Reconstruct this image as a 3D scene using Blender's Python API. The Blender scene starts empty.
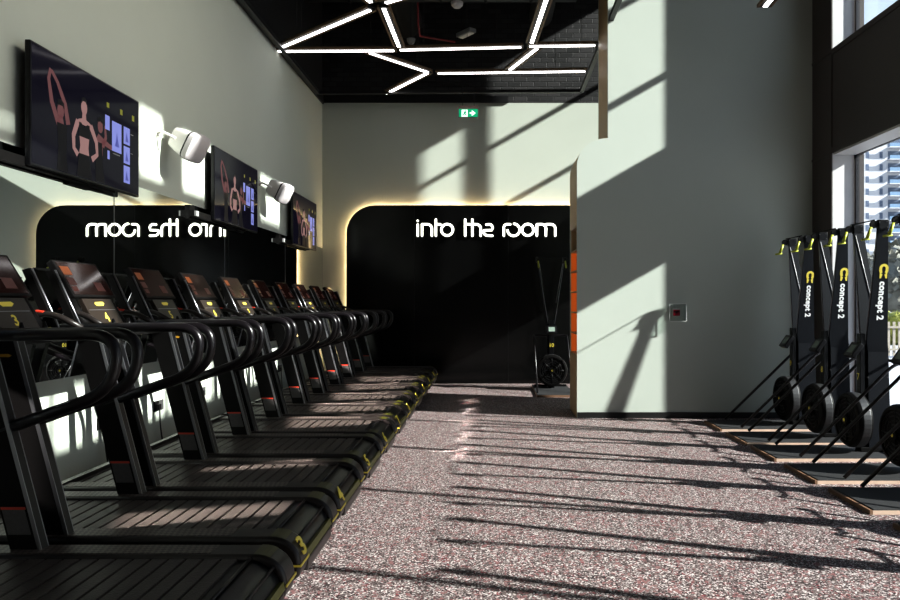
import bpy, bmesh, math, random
from mathutils import Vector, Matrix
random.seed(7)
PI = math.pi
scn = bpy.context.scene
COL = scn.collection

# ------------------------------------------------------------------ materials
MATS = {}
def mat(name, col, rough=0.5, metal=0.0, emit=None, estr=0.0, spec=0.5, noise=0.0, nscale=8.0, bump=0.0, bscale=60.0, coat=0.0):
    if name in MATS: return MATS[name]
    m = bpy.data.materials.new(name); m.use_nodes = True
    nt = m.node_tree; b = nt.nodes['Principled BSDF']
    b.inputs['Base Color'].default_value = (*col, 1)
    b.inputs['Roughness'].default_value = rough
    b.inputs['Metallic'].default_value = metal
    b.inputs['Specular IOR Level'].default_value = spec
    b.inputs['Coat Weight'].default_value = coat
    if emit is not None:
        b.inputs['Emission Color'].default_value = (*emit, 1)
        b.inputs['Emission Strength'].default_value = estr
    tc = nt.nodes.new('ShaderNodeTexCoord')
    if noise > 0:
        n = nt.nodes.new('ShaderNodeTexNoise'); n.inputs['Scale'].default_value = nscale
        n.inputs['Detail'].default_value = 4
        nt.links.new(tc.outputs['Object'], n.inputs['Vector'])
        mx = nt.nodes.new('ShaderNodeMix'); mx.data_type = 'RGBA'
        mx.inputs[6].default_value = (*[c*(1-noise) for c in col], 1)
        mx.inputs[7].default_value = (*[min(1, c*(1+noise)) for c in col], 1)
        nt.links.new(n.outputs['Fac'], mx.inputs[0])
        nt.links.new(mx.outputs[2], b.inputs['Base Color'])
    if bump > 0:
        n2 = nt.nodes.new('ShaderNodeTexNoise'); n2.inputs['Scale'].default_value = bscale
        nt.links.new(tc.outputs['Object'], n2.inputs['Vector'])
        bp = nt.nodes.new('ShaderNodeBump'); bp.inputs['Strength'].default_value = bump
        bp.inputs['Distance'].default_value = 0.01
        nt.links.new(n2.outputs['Fac'], bp.inputs['Height'])
        nt.links.new(bp.outputs['Normal'], b.inputs['Normal'])
    MATS[name] = m
    return m

def glass_mat(name, tint=(0.93,0.96,0.96), refl=0.06):
    m = bpy.data.materials.new(name); m.use_nodes = True
    nt = m.node_tree; nt.nodes.clear()
    o = nt.nodes.new('ShaderNodeOutputMaterial'); t = nt.nodes.new('ShaderNodeBsdfTransparent')
    g = nt.nodes.new('ShaderNodeBsdfGlossy'); mx = nt.nodes.new('ShaderNodeMixShader')
    t.inputs['Color'].default_value = (*tint, 1); g.inputs['Roughness'].default_value = 0.0
    mx.inputs[0].default_value = refl
    nt.links.new(t.outputs[0], mx.inputs[1]); nt.links.new(g.outputs[0], mx.inputs[2])
    nt.links.new(mx.outputs[0], o.inputs[0])
    return m

M_wall   = mat('sage_paint', (0.54,0.575,0.515), 0.75, noise=0.035, nscale=1.6, bump=0.04, bscale=90)
M_wall2  = mat('sage_paint_pier', (0.545,0.59,0.54), 0.7, noise=0.03, nscale=1.2, bump=0.04, bscale=90)
M_blackc = mat('void_black', (0.010,0.010,0.011), 0.7, noise=0.3, nscale=3)
M_raft   = mat('raft_black', (0.012,0.012,0.013), 0.4, noise=0.1)
M_panel  = mat('gloss_black_panel', (0.004,0.004,0.004), 0.16, spec=0.35, noise=0.1, nscale=2)
M_clad   = mat('bronze_cladding', (0.060,0.048,0.043), 0.45, metal=0.1, noise=0.08, nscale=2)
M_jamb   = mat('jamb_grey', (0.62,0.61,0.61), 0.5, noise=0.04)
M_mull   = mat('mullion_dark', (0.03,0.03,0.035), 0.4, metal=0.4, noise=0.05)
M_base   = mat('baseboard_black', (0.008,0.008,0.008), 0.5, noise=0.1)
M_wood   = mat('tan_veneer', (0.52,0.37,0.20), 0.5, noise=0.12, nscale=5)
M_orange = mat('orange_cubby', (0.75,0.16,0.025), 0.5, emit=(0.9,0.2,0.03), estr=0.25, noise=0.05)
M_dkbrown= mat('dark_cubby', (0.05,0.02,0.012), 0.5, noise=0.1)
M_blk    = mat('satin_black', (0.006,0.0055,0.0055), 0.5, spec=0.12, noise=0.1, nscale=6)
M_rail   = mat('deck_rail_black', (0.019,0.0155,0.0145), 0.36, spec=0.4, noise=0.1, nscale=6)
M_tube   = mat('handrail_black', (0.007,0.0055,0.007), 0.30, spec=0.4, noise=0.08, nscale=4)
M_slat   = mat('belt_slat', (0.052,0.043,0.039), 0.42, spec=0.35, noise=0.25, nscale=14, bump=0.25, bscale=120)
M_gloss  = mat('gloss_black', (0.004,0.004,0.005), 0.28, spec=0.3, noise=0.05)
M_olive  = mat('olive_band', (0.060,0.060,0.008), 0.4, noise=0.1)
M_yel    = mat('yellow_mark', (0.70,0.58,0.09), 0.4, emit=(0.9,0.75,0.1), estr=0.06, noise=0.04)
M_badge  = mat('amber_badge', (0.55,0.30,0.03), 0.4, noise=0.05)
M_lime   = mat('lime_strip', (0.13,0.135,0.016), 0.4, noise=0.08)
M_alu    = mat('aluminium_edge', (0.30,0.30,0.32), 0.32, metal=0.8, noise=0.06)
M_lblgr  = mat('grey_label', (0.085,0.08,0.08), 0.5, noise=0.3, nscale=60)
M_red    = mat('red_mark', (0.65,0.06,0.03), 0.45, noise=0.05)
M_white  = mat('white_plastic', (0.72,0.69,0.68), 0.45, noise=0.03)
M_whitep = mat('white_print', (0.85,0.85,0.85), 0.5, noise=0.02)
M_grille = mat('speaker_grille', (0.55,0.52,0.53), 0.6, noise=0.06, nscale=150)
M_metalp = mat('metal_plate', (0.12,0.12,0.12), 0.4, metal=0.5, noise=0.05)
M_navy   = mat('ski_panel', (0.0045,0.006,0.0095), 0.55, spec=0.15, noise=0.1, nscale=5)
M_handle = mat('lime_handle', (0.42,0.46,0.05), 0.4, noise=0.06)
M_edge   = mat('bright_edge', (0.50,0.50,0.52), 0.4, metal=0.2, noise=0.05)
M_silver = mat('silver_cage', (0.060,0.060,0.063), 0.45, metal=0.5, noise=0.5, nscale=120)
M_rubber = mat('rubber_mat', (0.022,0.022,0.024), 0.7, noise=0.2, nscale=20)
M_ply    = mat('plywood_edge', (0.62,0.47,0.38), 0.6, noise=0.12, nscale=12)
M_plyd   = mat('plywood_dark_edge', (0.20,0.115,0.07), 0.6, noise=0.12, nscale=12)
M_mirror = mat('mirror_silver', (0.80,0.83,0.81), 0.0, metal=1.0)
M_led    = mat('led_white', (1,1,1), 0.5, emit=(1.0,0.97,0.97), estr=5.0)
M_ledhs  = mat('led_housing', (0.008,0.007,0.006), 0.5, noise=0.1)
M_ledside= mat('led_side_board', (0.16,0.10,0.055), 0.5, noise=0.1)
M_halo   = mat('warm_halo', (1,0.7,0.4), 0.5, emit=(1.0,0.72,0.42), estr=30.0)
M_letter = mat('letter_glow', (1,1,1), 0.5, emit=(1.0,1.0,0.86), estr=2.0)
M_screenoff = mat('console_glass', (0.010,0.006,0.005), 0.08, emit=(0.03,0.008,0.006), estr=0.25, spec=0.4)
M_icon   = mat('icon_orange', (0.07,0.02,0.006), 0.3, emit=(0.9,0.26,0.07), estr=0.11)
M_icond  = mat('icon_dim', (0.03,0.008,0.006), 0.3, emit=(0.30,0.08,0.05), estr=0.09)
M_tvback = mat('tv_glass', (0.003,0.003,0.004), 0.06, spec=0.06, emit=(0.008,0.007,0.016), estr=0.7)
M_skin   = mat('screen_skin', (0.03,0.015,0.015), 0.3, spec=0.1, emit=(0.40,0.24,0.23), estr=0.7)
M_skin2  = mat('screen_skin_shadow', (0.03,0.015,0.015), 0.3, spec=0.1, emit=(0.20,0.085,0.09), estr=0.65)
M_cloth  = mat('screen_sportswear', (0.004,0.004,0.004), 0.3, spec=0.1, emit=(0.004,0.0035,0.006), estr=1.0)
M_tile   = mat('screen_tile', (0.03,0.03,0.08), 0.3, spec=0.1, emit=(0.24,0.27,0.60), estr=0.9)
M_tiled  = mat('screen_tile_dark', (0.03,0.03,0.06), 0.3, emit=(0.05,0.06,0.30), estr=0.9)
M_ylw    = mat('screen_yellow', (0.06,0.06,0.01), 0.3, emit=(0.5,0.5,0.03), estr=0.3)
M_green  = mat('exit_green', (0.0,0.28,0.14), 0.4, emit=(0.0,0.36,0.17), estr=0.9)
M_exitw  = mat('exit_white', (0.9,0.9,0.9), 0.4, emit=(1,1,1), estr=0.8)
M_exitb  = mat('exit_housing', (0.30,0.21,0.19), 0.5, noise=0.05)
M_duct   = mat('duct_black', (0.014,0.014,0.014), 0.5, noise=0.2)
M_pipered= mat('sprinkler_red', (0.22,0.008,0.012), 0.4, noise=0.05)
M_greyp  = mat('grey_print', (0.30,0.30,0.30), 0.5, noise=0.05)
M_cable  = mat('cable_black', (0.01,0.01,0.01), 0.5, noise=0.05)
M_glass  = glass_mat('window_glass')
M_clear  = glass_mat('clear_cover', (0.95,0.97,0.96), 0.05)
M_balg   = mat('balcony_blue_glass', (0.20,0.29,0.40), 0.2, noise=0.1)
M_bld    = mat('building_white', (0.50,0.50,0.52), 0.7, noise=0.05, nscale=0.4)
M_bldwin = mat('building_window', (0.10,0.13,0.19), 0.3, noise=0.2, nscale=0.7)
M_tan    = mat('building_tan', (0.36,0.31,0.26), 0.7, noise=0.05)
M_leaf   = mat('hedge_leaf', (0.20,0.195,0.165), 0.8, noise=0.6, nscale=2.5)
M_leafy  = mat('shrub_leaf', (0.30,0.30,0.07), 0.8, noise=0.5, nscale=6)
M_pave   = mat('paving', (0.38,0.38,0.40), 0.8, noise=0.1, nscale=0.6)
M_fence  = mat('fence_wood', (0.34,0.30,0.25), 0.7, noise=0.15)

# speckled rubber floor
def floor_mat():
    m = bpy.data.materials.new('speckled_rubber'); m.use_nodes = True
    nt = m.node_tree; b = nt.nodes['Principled BSDF']
    tc = nt.nodes.new('ShaderNodeTexCoord')
    def vor(scale, seed):
        mp = nt.nodes.new('ShaderNodeMapping'); mp.inputs['Location'].default_value = (seed, seed*1.7, 0)
        v = nt.nodes.new('ShaderNodeTexVoronoi'); v.inputs['Scale'].default_value = scale
        nt.links.new(tc.outputs['Object'], mp.inputs['Vector']); nt.links.new(mp.outputs[0], v.inputs['Vector'])
        return v
    v = vor(130, 0.0)
    sep = nt.nodes.new('ShaderNodeSeparateColor'); nt.links.new(v.outputs['Color'], sep.inputs[0])
    r = nt.nodes.new('ShaderNodeValToRGB'); r.color_ramp.interpolation = 'CONSTANT'
    e = r.color_ramp.elements
    e[0].position = 0; e[0].color = (0.022,0.015,0.016,1)
    e[1].position = 0.30; e[1].color = (0.11,0.082,0.080,1)
    for p, c in ((0.52,(0.24,0.20,0.195,1)), (0.74,(0.58,0.53,0.52,1)), (0.89,(0.20,0.035,0.045,1)), (0.935,(0.12,0.085,0.085,1))):
        n = e.new(p); n.color = c
    nt.links.new(sep.outputs[0], r.inputs[0])
    v2 = vor(55, 3.1)
    sep2 = nt.nodes.new('ShaderNodeSeparateColor'); nt.links.new(v2.outputs['Color'], sep2.inputs[0])
    gt = nt.nodes.new('ShaderNodeMath'); gt.operation = 'GREATER_THAN'; gt.inputs[1].default_value = 0.93
    nt.links.new(sep2.outputs[1], gt.inputs[0])
    mx = nt.nodes.new('ShaderNodeMix'); mx.data_type = 'RGBA'; mx.inputs[7].default_value = (0.20,0.10,0.10,1)
    nt.links.new(gt.outputs[0], mx.inputs[0]); nt.links.new(r.outputs[0], mx.inputs[6])
    nt.links.new(mx.outputs[2], b.inputs['Base Color'])
    b.inputs['Roughness'].default_value = 0.62
    b.inputs['Specular IOR Level'].default_value = 0.3
    bp = nt.nodes.new('ShaderNodeBump'); bp.inputs['Strength'].default_value = 0.15; bp.inputs['Distance'].default_value = 0.003
    nt.links.new(sep.outputs[0], bp.inputs['Height']); nt.links.new(bp.outputs[0], b.inputs['Normal'])
    return m
M_floor = floor_mat()

def brick_mat():
    m = bpy.data.materials.new('black_painted_brick'); m.use_nodes = True
    nt = m.node_tree; b = nt.nodes['Principled BSDF']
    tc = nt.nodes.new('ShaderNodeTexCoord'); mp = nt.nodes.new('ShaderNodeMapping')
    mp.inputs['Rotation'].default_value = (PI/2, 0, 0)
    br = nt.nodes.new('ShaderNodeTexBrick'); br.inputs['Scale'].default_value = 1.0
    br.inputs['Brick Width'].default_value = 0.23; br.inputs['Row Height'].default_value = 0.085
    br.inputs['Mortar Size'].default_value = 0.008; br.inputs['Mortar Smooth'].default_value = 0.3
    br.inputs['Color1'].default_value = (0.040,0.038,0.040,1); br.inputs['Color2'].default_value = (0.016,0.016,0.017,1)
    br.inputs['Mortar'].default_value = (0.007,0.007,0.007,1)
    nt.links.new(tc.outputs['Object'], mp.inputs[0]); nt.links.new(mp.outputs[0], br.inputs['Vector'])
    nt.links.new(br.outputs['Color'], b.inputs['Base Color'])
    bp = nt.nodes.new('ShaderNodeBump'); bp.inputs['Strength'].default_value = 0.9; bp.inputs['Distance'].default_value = 0.02; bp.invert = True
    nt.links.new(br.outputs['Fac'], bp.inputs['Height']); nt.links.new(bp.outputs[0], b.inputs['Normal'])
    b.inputs['Roughness'].default_value = 0.6
    return m
M_brick = brick_mat()

def tread_mat():   # textured top of the deck rails
    m = bpy.data.materials.new('rail_grip'); m.use_nodes = True
    nt = m.node_tree; b = nt.nodes['Principled BSDF']
    b.inputs['Base Color'].default_value = (0.040,0.034,0.032,1); b.inputs['Roughness'].default_value = 0.42
    tc = nt.nodes.new('ShaderNodeTexCoord'); v = nt.nodes.new('ShaderNodeTexChecker')
    v.inputs['Scale'].default_value = 55
    v.inputs['Color1'].default_value = (0.13,0.105,0.095,1); v.inputs['Color2'].default_value = (0.035,0.028,0.026,1)
    mp = nt.nodes.new('ShaderNodeMapping'); mp.inputs['Rotation'].default_value = (0,0,0.6)
    nt.links.new(tc.outputs['Object'], mp.inputs[0]); nt.links.new(mp.outputs[0], v.inputs['Vector'])
    nt.links.new(v.outputs['Color'], b.inputs['Base Color'])
    return m
M_grip = tread_mat()

# ------------------------------------------------------------------ mesh builder
def bez(p0, p1, p2, n=8):
    return [(Vector(p0)*(1-t)**2 + Vector(p1)*2*t*(1-t) + Vector(p2)*t*t) for t in [i/n for i in range(n+1)]]
def fillet(pts, r, n=7):
    pts = [Vector(p) for p in pts]; out = [pts[0]]
    for i in range(1, len(pts)-1):
        a, b, c = pts[i-1], pts[i], pts[i+1]
        ra = min(r, (a-b).length*0.49); rc = min(r, (c-b).length*0.49)
        out += bez(b+(a-b).normalized()*ra, b, b+(c-b).normalized()*rc, n)
    out.append(pts[-1]); return out

class MB:
    def __init__(s): s.bm = bmesh.new()
    def box(s, c, size, rot=None, bev=0.0):
        g = bmesh.ops.create_cube(s.bm, size=1.0); vs = g['verts']
        M = Matrix.Translation(Vector(c)) @ (rot.to_4x4() if rot else Matrix()) @ Matrix.Diagonal((*size, 1))
        bmesh.ops.transform(s.bm, matrix=M, verts=vs)
        if bev > 0:
            es = list({e for v in vs for e in v.link_edges})
            bmesh.ops.bevel(s.bm, geom=es, offset=bev, segments=2, affect='EDGES', profile=0.6)
        return s
    def bx(s, x0, x1, y0, y1, z0, z1, bev=0.0):
        return s.box(((x0+x1)/2,(y0+y1)/2,(z0+z1)/2), (abs(x1-x0),abs(y1-y0),abs(z1-z0)), None, bev)
    def tube(s, pts, r, seg=10, closed=False, caps=True):
        pts = [Vector(p) for p in pts]; n = len(pts); rings = []
        rr = r if isinstance(r, (list, tuple)) else [r]*n
        up = None
        for i in range(n):
            if closed: t = (pts[(i+1) % n]-pts[i-1]).normalized()
            else: t = (pts[min(i+1, n-1)]-pts[max(i-1, 0)]).normalized()
            if up is None:
                up = Vector((0,0,1)) if abs(t.z) < 0.9 else Vector((1,0,0))
            side = t.cross(up)
            if side.length < 1e-6: side = t.orthogonal()
            side.normalize(); up = side.cross(t).normalized()
            rings.append([s.bm.verts.new(pts[i] + (side*math.cos(a)+up*math.sin(a))*rr[i]) for a in [2*PI*k/seg for k in range(seg)]])
        for i in range(n if closed else n-1):
            A, B = rings[i], rings[(i+1) % n]
            for k in range(seg):
                f = s.bm.faces.new((A[k], A[(k+1) % seg], B[(k+1) % seg], B[k])); f.smooth = True
        if caps and not closed:
            s.bm.faces.new(rings[0][::-1]); s.bm.faces.new(rings[-1])
        return s
    def prism(s, prof, axis, a0, a1, smooth=False):
        # prof: 2-D outline in the plane perpendicular to axis, extruded from a0 to a1
        def P(u, v, w): return {'y':(u,w,v), 'x':(w,u,v), 'z':(u,v,w)}[axis]
        A = [s.bm.verts.new(P(u,v,a0)) for u, v in prof]; B = [s.bm.verts.new(P(u,v,a1)) for u, v in prof]
        n = len(prof)
        s.bm.faces.new(A[::-1]); s.bm.faces.new(B)
        for i in range(n):
            f = s.bm.faces.new((A[i], A[(i+1) % n], B[(i+1) % n], B[i])); f.smooth = smooth
        return s
    def quad(s, pts):
        s.bm.faces.new([s.bm.verts.new(p) for p in pts]); return s
    def poly3(s, pts, nrm, th):   # flat polygon with thickness
        nrm = Vector(nrm)
        A = [s.bm.verts.new(Vector(p)) for p in pts]; B = [s.bm.verts.new(Vector(p)+nrm*th) for p in pts]
        s.bm.faces.new(A[::-1]); s.bm.faces.new(B); n = len(pts)
        for i in range(n): s.bm.faces.new((A[i], A[(i+1) % n], B[(i+1) % n], B[i]))
        return s
    def lathe(s, prof, M, seg=28):    # prof (r, h) about local z, M places it
        rings = []
        for r, h in prof:
            rings.append([s.bm.verts.new(M @ Vector((r*math.cos(2*PI*k/seg), r*math.sin(2*PI*k/seg), h))) for k in range(seg)])
        for A, B in zip(rings, rings[1:]):
            for k in range(seg): s.bm.faces.new((A[k], A[(k+1) % seg], B[(k+1) % seg], B[k]))
        s.bm.faces.new(rings[0][::-1]); s.bm.faces.new(rings[-1])
        return s
    def loft(s, rings):
        R = [[s.bm.verts.new(p) for p in r] for r in rings]; n = len(R[0])
        for A, B in zip(R, R[1:]):
            for k in range(n): s.bm.faces.new((A[k], A[(k+1) % n], B[(k+1) % n], B[k]))
        s.bm.faces.new(R[0][::-1]); s.bm.faces.new(R[-1]); return s
    def build(s, name, m, parent=None, smooth_angle=None):
        bmesh.ops.recalc_face_normals(s.bm, faces=s.bm.faces)
        me = bpy.data.meshes.new(name); s.bm.to_mesh(me); s.bm.free()
        me.materials.append(m)
        o = bpy.data.objects.new(name, me); COL.objects.link(o)
        if parent: o.parent = parent
        if smooth_angle:
            for p in me.polygons: p.use_smooth = True
            try: me.set_sharp_from_angle(angle=math.radians(smooth_angle))
            except Exception: pass
        return o

def text_mesh(name, body, size, M, m, parent=None, bold=0.0, extrude=0.001, space=1.0):
    cu = bpy.data.curves.new(name, 'FONT'); cu.body = body; cu.size = size
    cu.align_x = 'CENTER'; cu.align_y = 'CENTER'; cu.offset = bold; cu.extrude = extrude; cu.space_character = space
    cu.resolution_u = 3
    to = bpy.data.objects.new(name+'_src', cu); COL.objects.link(to)
    dg = bpy.context.evaluated_depsgraph_get()
    me = bpy.data.meshes.new_from_object(to.evaluated_get(dg))
    bpy.data.objects.remove(to); bpy.data.curves.remove(cu)
    me.transform(M); me.name = name
    me.materials.clear(); me.materials.append(m)
    o = bpy.data.objects.new(name, me); COL.objects.link(o)
    if parent: o.parent = parent
    return o
def frame(o, right, up):
    r = Vector(right).normalized(); u = Vector(up).normalized(); n = r.cross(u)
    return Matrix.Translation(Vector(o)) @ Matrix((r, u, n)).transposed().to_4x4()

def tag(o, label, cat, group=None, kind=None):
    if label: o['label'] = label
    if cat: o['category'] = cat
    if group: o['group'] = group
    if kind: o['kind'] = kind
    return o
def thing(name, label, cat, loc=(0,0,0), group=None):
    o = bpy.data.objects.new(name, None); COL.objects.link(o); o.location = loc
    o.empty_display_size = 0.1
    return tag(o, label, cat, group)
def struct(name, mb, m, parent=None):
    o = mb.build(name, m, parent)
    if not parent: o['kind'] = 'structure'
    return o
def copy_tree(o, parent=None):
    c = o.copy(); COL.objects.link(c); c.parent = parent
    for ch in list(KIDS.get(o.name, [])): copy_tree(ch, c)
    return c
KIDS = {}
def index_kids():
    KIDS.clear()
    for o in bpy.data.objects:
        if o.parent: KIDS.setdefault(o.parent.name, []).append(o)

# ------------------------------------------------------------------ room dimensions
XL, XR = -2.90, 3.95       # left wall / right wall inner faces
YB, YF = 12.60, -3.2       # back wall / wall behind the camera
ZW, ZT = 4.90, 8.1         # top of the painted walls / top of the black void
XG = 4.215                 # glazing plane
YP0, YP1 = 8.77, 9.53      # pier front / rear

struct('floor', MB().bx(XL-0.2, XG+0.12, YF-0.2, YB+0.2, -0.15, 0.0), M_floor)
struct('ceiling', MB().bx(XL-0.2, XG+0.3, YF-0.2, YB+0.2, ZT, ZT+0.15), M_blackc)
wl = struct('wall_left', MB().bx(XL-0.2, XL, YF, YB, 0, ZW), M_wall)
struct('wall_left_upper', MB().bx(XL-0.2, XL, YF, YB, ZW, ZT), M_blackc)
struct('wall_back', MB().bx(XL-0.2, XR+0.5, YB, YB+0.2, 0, ZW), M_wall)
struct('wall_back_upper', MB().bx(XL-0.2, XR+0.5, YB, YB+0.2, ZW, ZT), M_brick)
struct('wall_front', MB().bx(XL-0.2, XG+0.3, YF-0.2, YF, 0, ZT), mat('wall_front_paint', (0.16,0.17,0.16), 0.8, noise=0.03))
# dark strip over the back wall and along the left wall top
struct('trim_1', MB().bx(XL, 0.35, YB-0.03, YB, 4.90, 5.02), M_raft)
struct('trim_2', MB().bx(XL, XL+0.03, YF, YB, 4.88, 5.02), M_raft)

# --- right wall: dark cladding, deep window openings
WALLX0, WALLX1 = XR, XR+0.37
ZU = 7.15
b = MB()
b.bx(WALLX0, WALLX1, YF, 8.27, 3.12, 4.31)          # band between lower and upper windows
b.bx(WALLX0, WALLX1, 8.27, YP1+0.15, 0.0, ZT)       # pier end, beside the painted wall
b.bx(WALLX0, WALLX1, YP1+0.15, YB, 3.12, 4.31)
b.bx(WALLX0, WALLX1, YF, YF+0.4, 0, ZT)
b.bx(WALLX0, WALLX1, YP1+0.15, 11.36, ZU, ZT)
b.bx(WALLX0, WALLX1, 11.36, YB, 7.9, ZT)
b.bx(WALLX0, WALLX1, YF, 8.27, ZU, ZT)
b.bx(WALLX0, WALLX1, 9.68, 11.03, 4.31, ZU)        # unseen solid between, shaped for the back wall sun patches
b.bx(WALLX0, WALLX1, 11.345, 11.375, 4.31, 7.9)
b.bx(WALLX0, WALLX1, 12.45, YB, 0, 7.9)
b.bx(WALLX0, WALLX1, 5.60, 7.12, 4.92, ZU)         # unseen infill above the transom, shaped to cut the sun patches
b.bx(WALLX0, WALLX1, 4.46, 4.78, 4.92, ZU)
b.bx(WALLX0, WALLX1, 2.75, 3.92, 4.92, ZU)
b.bx(WALLX0, WALLX1, -1.2, 1.9, 4.31, ZU)
b.bx(WALLX0, WALLX1, 1.9, 2.75, 6.62, ZU)  # unseen infill added to trim the top of the near sun patch
struct('wall_right', b, M_clad)
struct('trim_3', MB().bx(XR-0.012, XR, 8.258, 8.269, 0, ZT), M_clad)
struct('trim_4', MB().bx(XR-0.012, XR, YF+0.4, 8.255, 4.25, 4.31).bx(XR-0.012, XR, 8.265, 8.76, 4.28, 4.31), M_clad)
struct('trim_5', MB().bx(XR-0.012, XR, YF+0.4, 8.255, 3.12, 3.18).bx(XR-0.012, XR, 8.265, 8.76, 3.11, 3.14), M_clad)
# light jamb linings (far reveal of each window) and soffit
struct('trim_6', MB().bx(XR+0.004, XG-0.01, 8.262, 8.27, 0.0, 3.12), M_jamb)
struct('trim_7', MB().bx(XR+0.004, XG-0.01, 8.262, 8.27, 4.31, ZU), M_jamb)
struct('trim_8', MB().bx(XR+0.004, XG-0.01, YF+0.4, 8.24, 3.095, 3.12), M_jamb)
# windows: frame + one pane per bay
def window(n, y0, y1, z0, z1):
    f = MB(); t = 0.03
    f.bx(XG-0.008, XG+0.03, y0, y0+t, z0, z1).bx(XG-0.008, XG+0.03, y1-t, y1, z0, z1)
    f.bx(XG-0.008, XG+0.03, y0+t, y1-t, z0, z0+t).bx(XG-0.008, XG+0.03, y0+t, y1-t, z1-t, z1)
    if z0 > 4:
        for zt_ in (5.35, 6.5):
            if zt_ < z1-0.1: f.bx(XG-0.008, XG+0.03, y0+t, y1-t, zt_-0.04, zt_+0.04)
    w = struct('window_%d' % n, f, M_mull)
    struct('pane', MB().bx(XG, XG+0.012, y0+t, y1-t, z0+t, z1-t), M_glass, w)
k = 1
edges = [-2.8, -0.85, 0.75, 2.35, 3.95, 5.55, 7.15, 8.258]
for y0, y1 in zip(edges, edges[1:]):
    window(k, y0, y1, 0.0, 3.12); k += 1
for y0, y1 in ((3.92,4.46), (4.78,5.56), (7.12,8.255), (11.03,11.345)):
    window(k, y0, y1, 4.31, ZU); k += 1
window(k, 1.9, 2.75, 4.31, 6.62); k += 1
for y0, y1 in ((5.56,7.12), (2.75,3.92), (4.46,4.78)):
    window(k, y0, y1, 4.31, 4.92); k += 1
window(k, 11.375, 12.45, 4.31, 7.9); k += 1
for y0, y1 in ((9.70,11.05), (11.05,12.43)):
    window(k, y0, y1, 0.0, 3.12); k += 1

# --- pier (partition) with the rounded shoulder and the cubby side
def pier_outline(x0=1.084, xs=1.46, z1=3.08, z2=3.41, zt=ZT, xr=XR):
    pts = [(xr,0.0), (xr,zt), (xs,zt), (xs,z2)]
    n = 10; cx, cz, rx, rz = xs, z1, xs-x0, z2-z1
    for i in range(1, n+1):
        a = PI/2 + (PI/2)*i/n
        pts.append((cx+rx*math.cos(a), cz+rz*math.sin(a)))
    pts += [(x0,0.0)]
    return pts
po = pier_outline()
struct('wall_pier', MB().prism(po, 'y', YP0, YP0+0.03), M_wall2)
core = [(XR,0),(XR,ZT),(1.475,ZT),(1.475,3.0),(1.47,2.36),(1.47,0.0)]
struct('wall_pier_core', MB().prism(core, 'y', YP0+0.03, YP1-0.03), M_wood)
struct('wall_pier_back', MB().prism(po, 'y', YP1-0.03, YP1), M_wall2)
# veneer skin of the side
sk = MB()
sk.bx(1.46, 1.475, YP0+0.03, YP1-0.03, 3.41, ZT)
arc = [p for p in po if 3.08 <= p[1] <= 3.411 and p[0] <= 1.4601]
inner = [(p[0]+0.012, p[1]-0.012) for p in arc]
for a, c, d, e in zip(arc, arc[1:], inner, inner[1:]):
    sk.prism([a, c, e, d], 'y', YP0+0.03, YP1-0.03)
sk.bx(1.084, 1.10, YP0+0.03, YP1-0.03, 2.36, 3.08)
sk.bx(1.084, 1.10, YP0+0.03, YP1-0.03, 0.0, 0.75)
struct('trim_9', sk, M_wood)
cb = thing('cubby_shelf', 'orange lined cubby shelf set into the end of the pale green partition', 'shelf', (1.28, 9.15, 0.75))
def L(o, base): o.location = Vector(o.location) - Vector(base); return o
cbb = (1.28, 9.15, 0.75)
L(MB().bx(1.10, 1.46, YP0+0.035, YP0+0.055, 0.75, 2.36).bx(1.10,1.46,YP1-0.055,YP1-0.035,0.75,2.36).build('side_panel', M_wood, cb), cbb)
zs = [0.75, 1.01, 1.27, 1.53, 1.79, 2.05]
for z in zs + [2.34]:
    L(MB().bx(1.09, 1.45, YP0+0.055, YP1-0.055, z, z+0.018).build('shelf_board', M_wood, cb), cbb)
L(MB().bx(1.40, 1.45, YP0+0.055, YP1-0.055, 0.77, 2.05).build('back_panel', M_orange, cb), cbb)
L(MB().bx(1.40, 1.45, YP0+0.055, YP1-0.055, 2.07, 2.34).build('upper_back_panel', M_dkbrown, cb), cbb)
L(MB().bx(1.095, 1.40, YP1-0.062, YP1-0.055, 0.77, 2.05).build('lining', M_orange, cb), cbb)
struct('baseboard_pier', MB().bx(1.09, XR-0.02, YP0-0.015, YP0, 0, 0.07), M_base)
struct('baseboard_left', MB().bx(XL, XL+0.012, YF, YB, 0, 0.08), M_base)

# --- mirror sheets on the left wall
MZ0, MZ1 = 0.89, 2.36
seams = [-1.5, 0.86, 3.22, 5.57, 7.91, 10.27, 12.58]
for i, (y0, y1) in enumerate(zip(seams, seams[1:])):
    where = ['tall wall mirror sheet behind the camera end of the left wall', 'wall mirror sheet on left wall nearest the camera',
             'wall mirror sheet beside the treadmill numbered 2, below the first television', 'wall mirror sheet behind the treadmill numbered 4, reflecting the reversed word room',
             'wall mirror sheet below the middle television', 'wall mirror sheet at the far corner below the last television'][i]
    mt = thing('wall_mirror', where, 'mirror', (XL, (y0+y1)/2, MZ0), 'mirror sheets along the left wall')
    o = MB().bx(0.001, 0.007, -(y1-y0)/2+0.004, (y1-y0)/2-0.004, 0, MZ1-MZ0).build('glass', M_mirror, mt)
    MB().bx(0.001, 0.009, (y1-y0)/2-0.004, (y1-y0)/2+0.004, 0, MZ1-MZ0).build('edge_strip', M_alu, mt)

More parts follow.
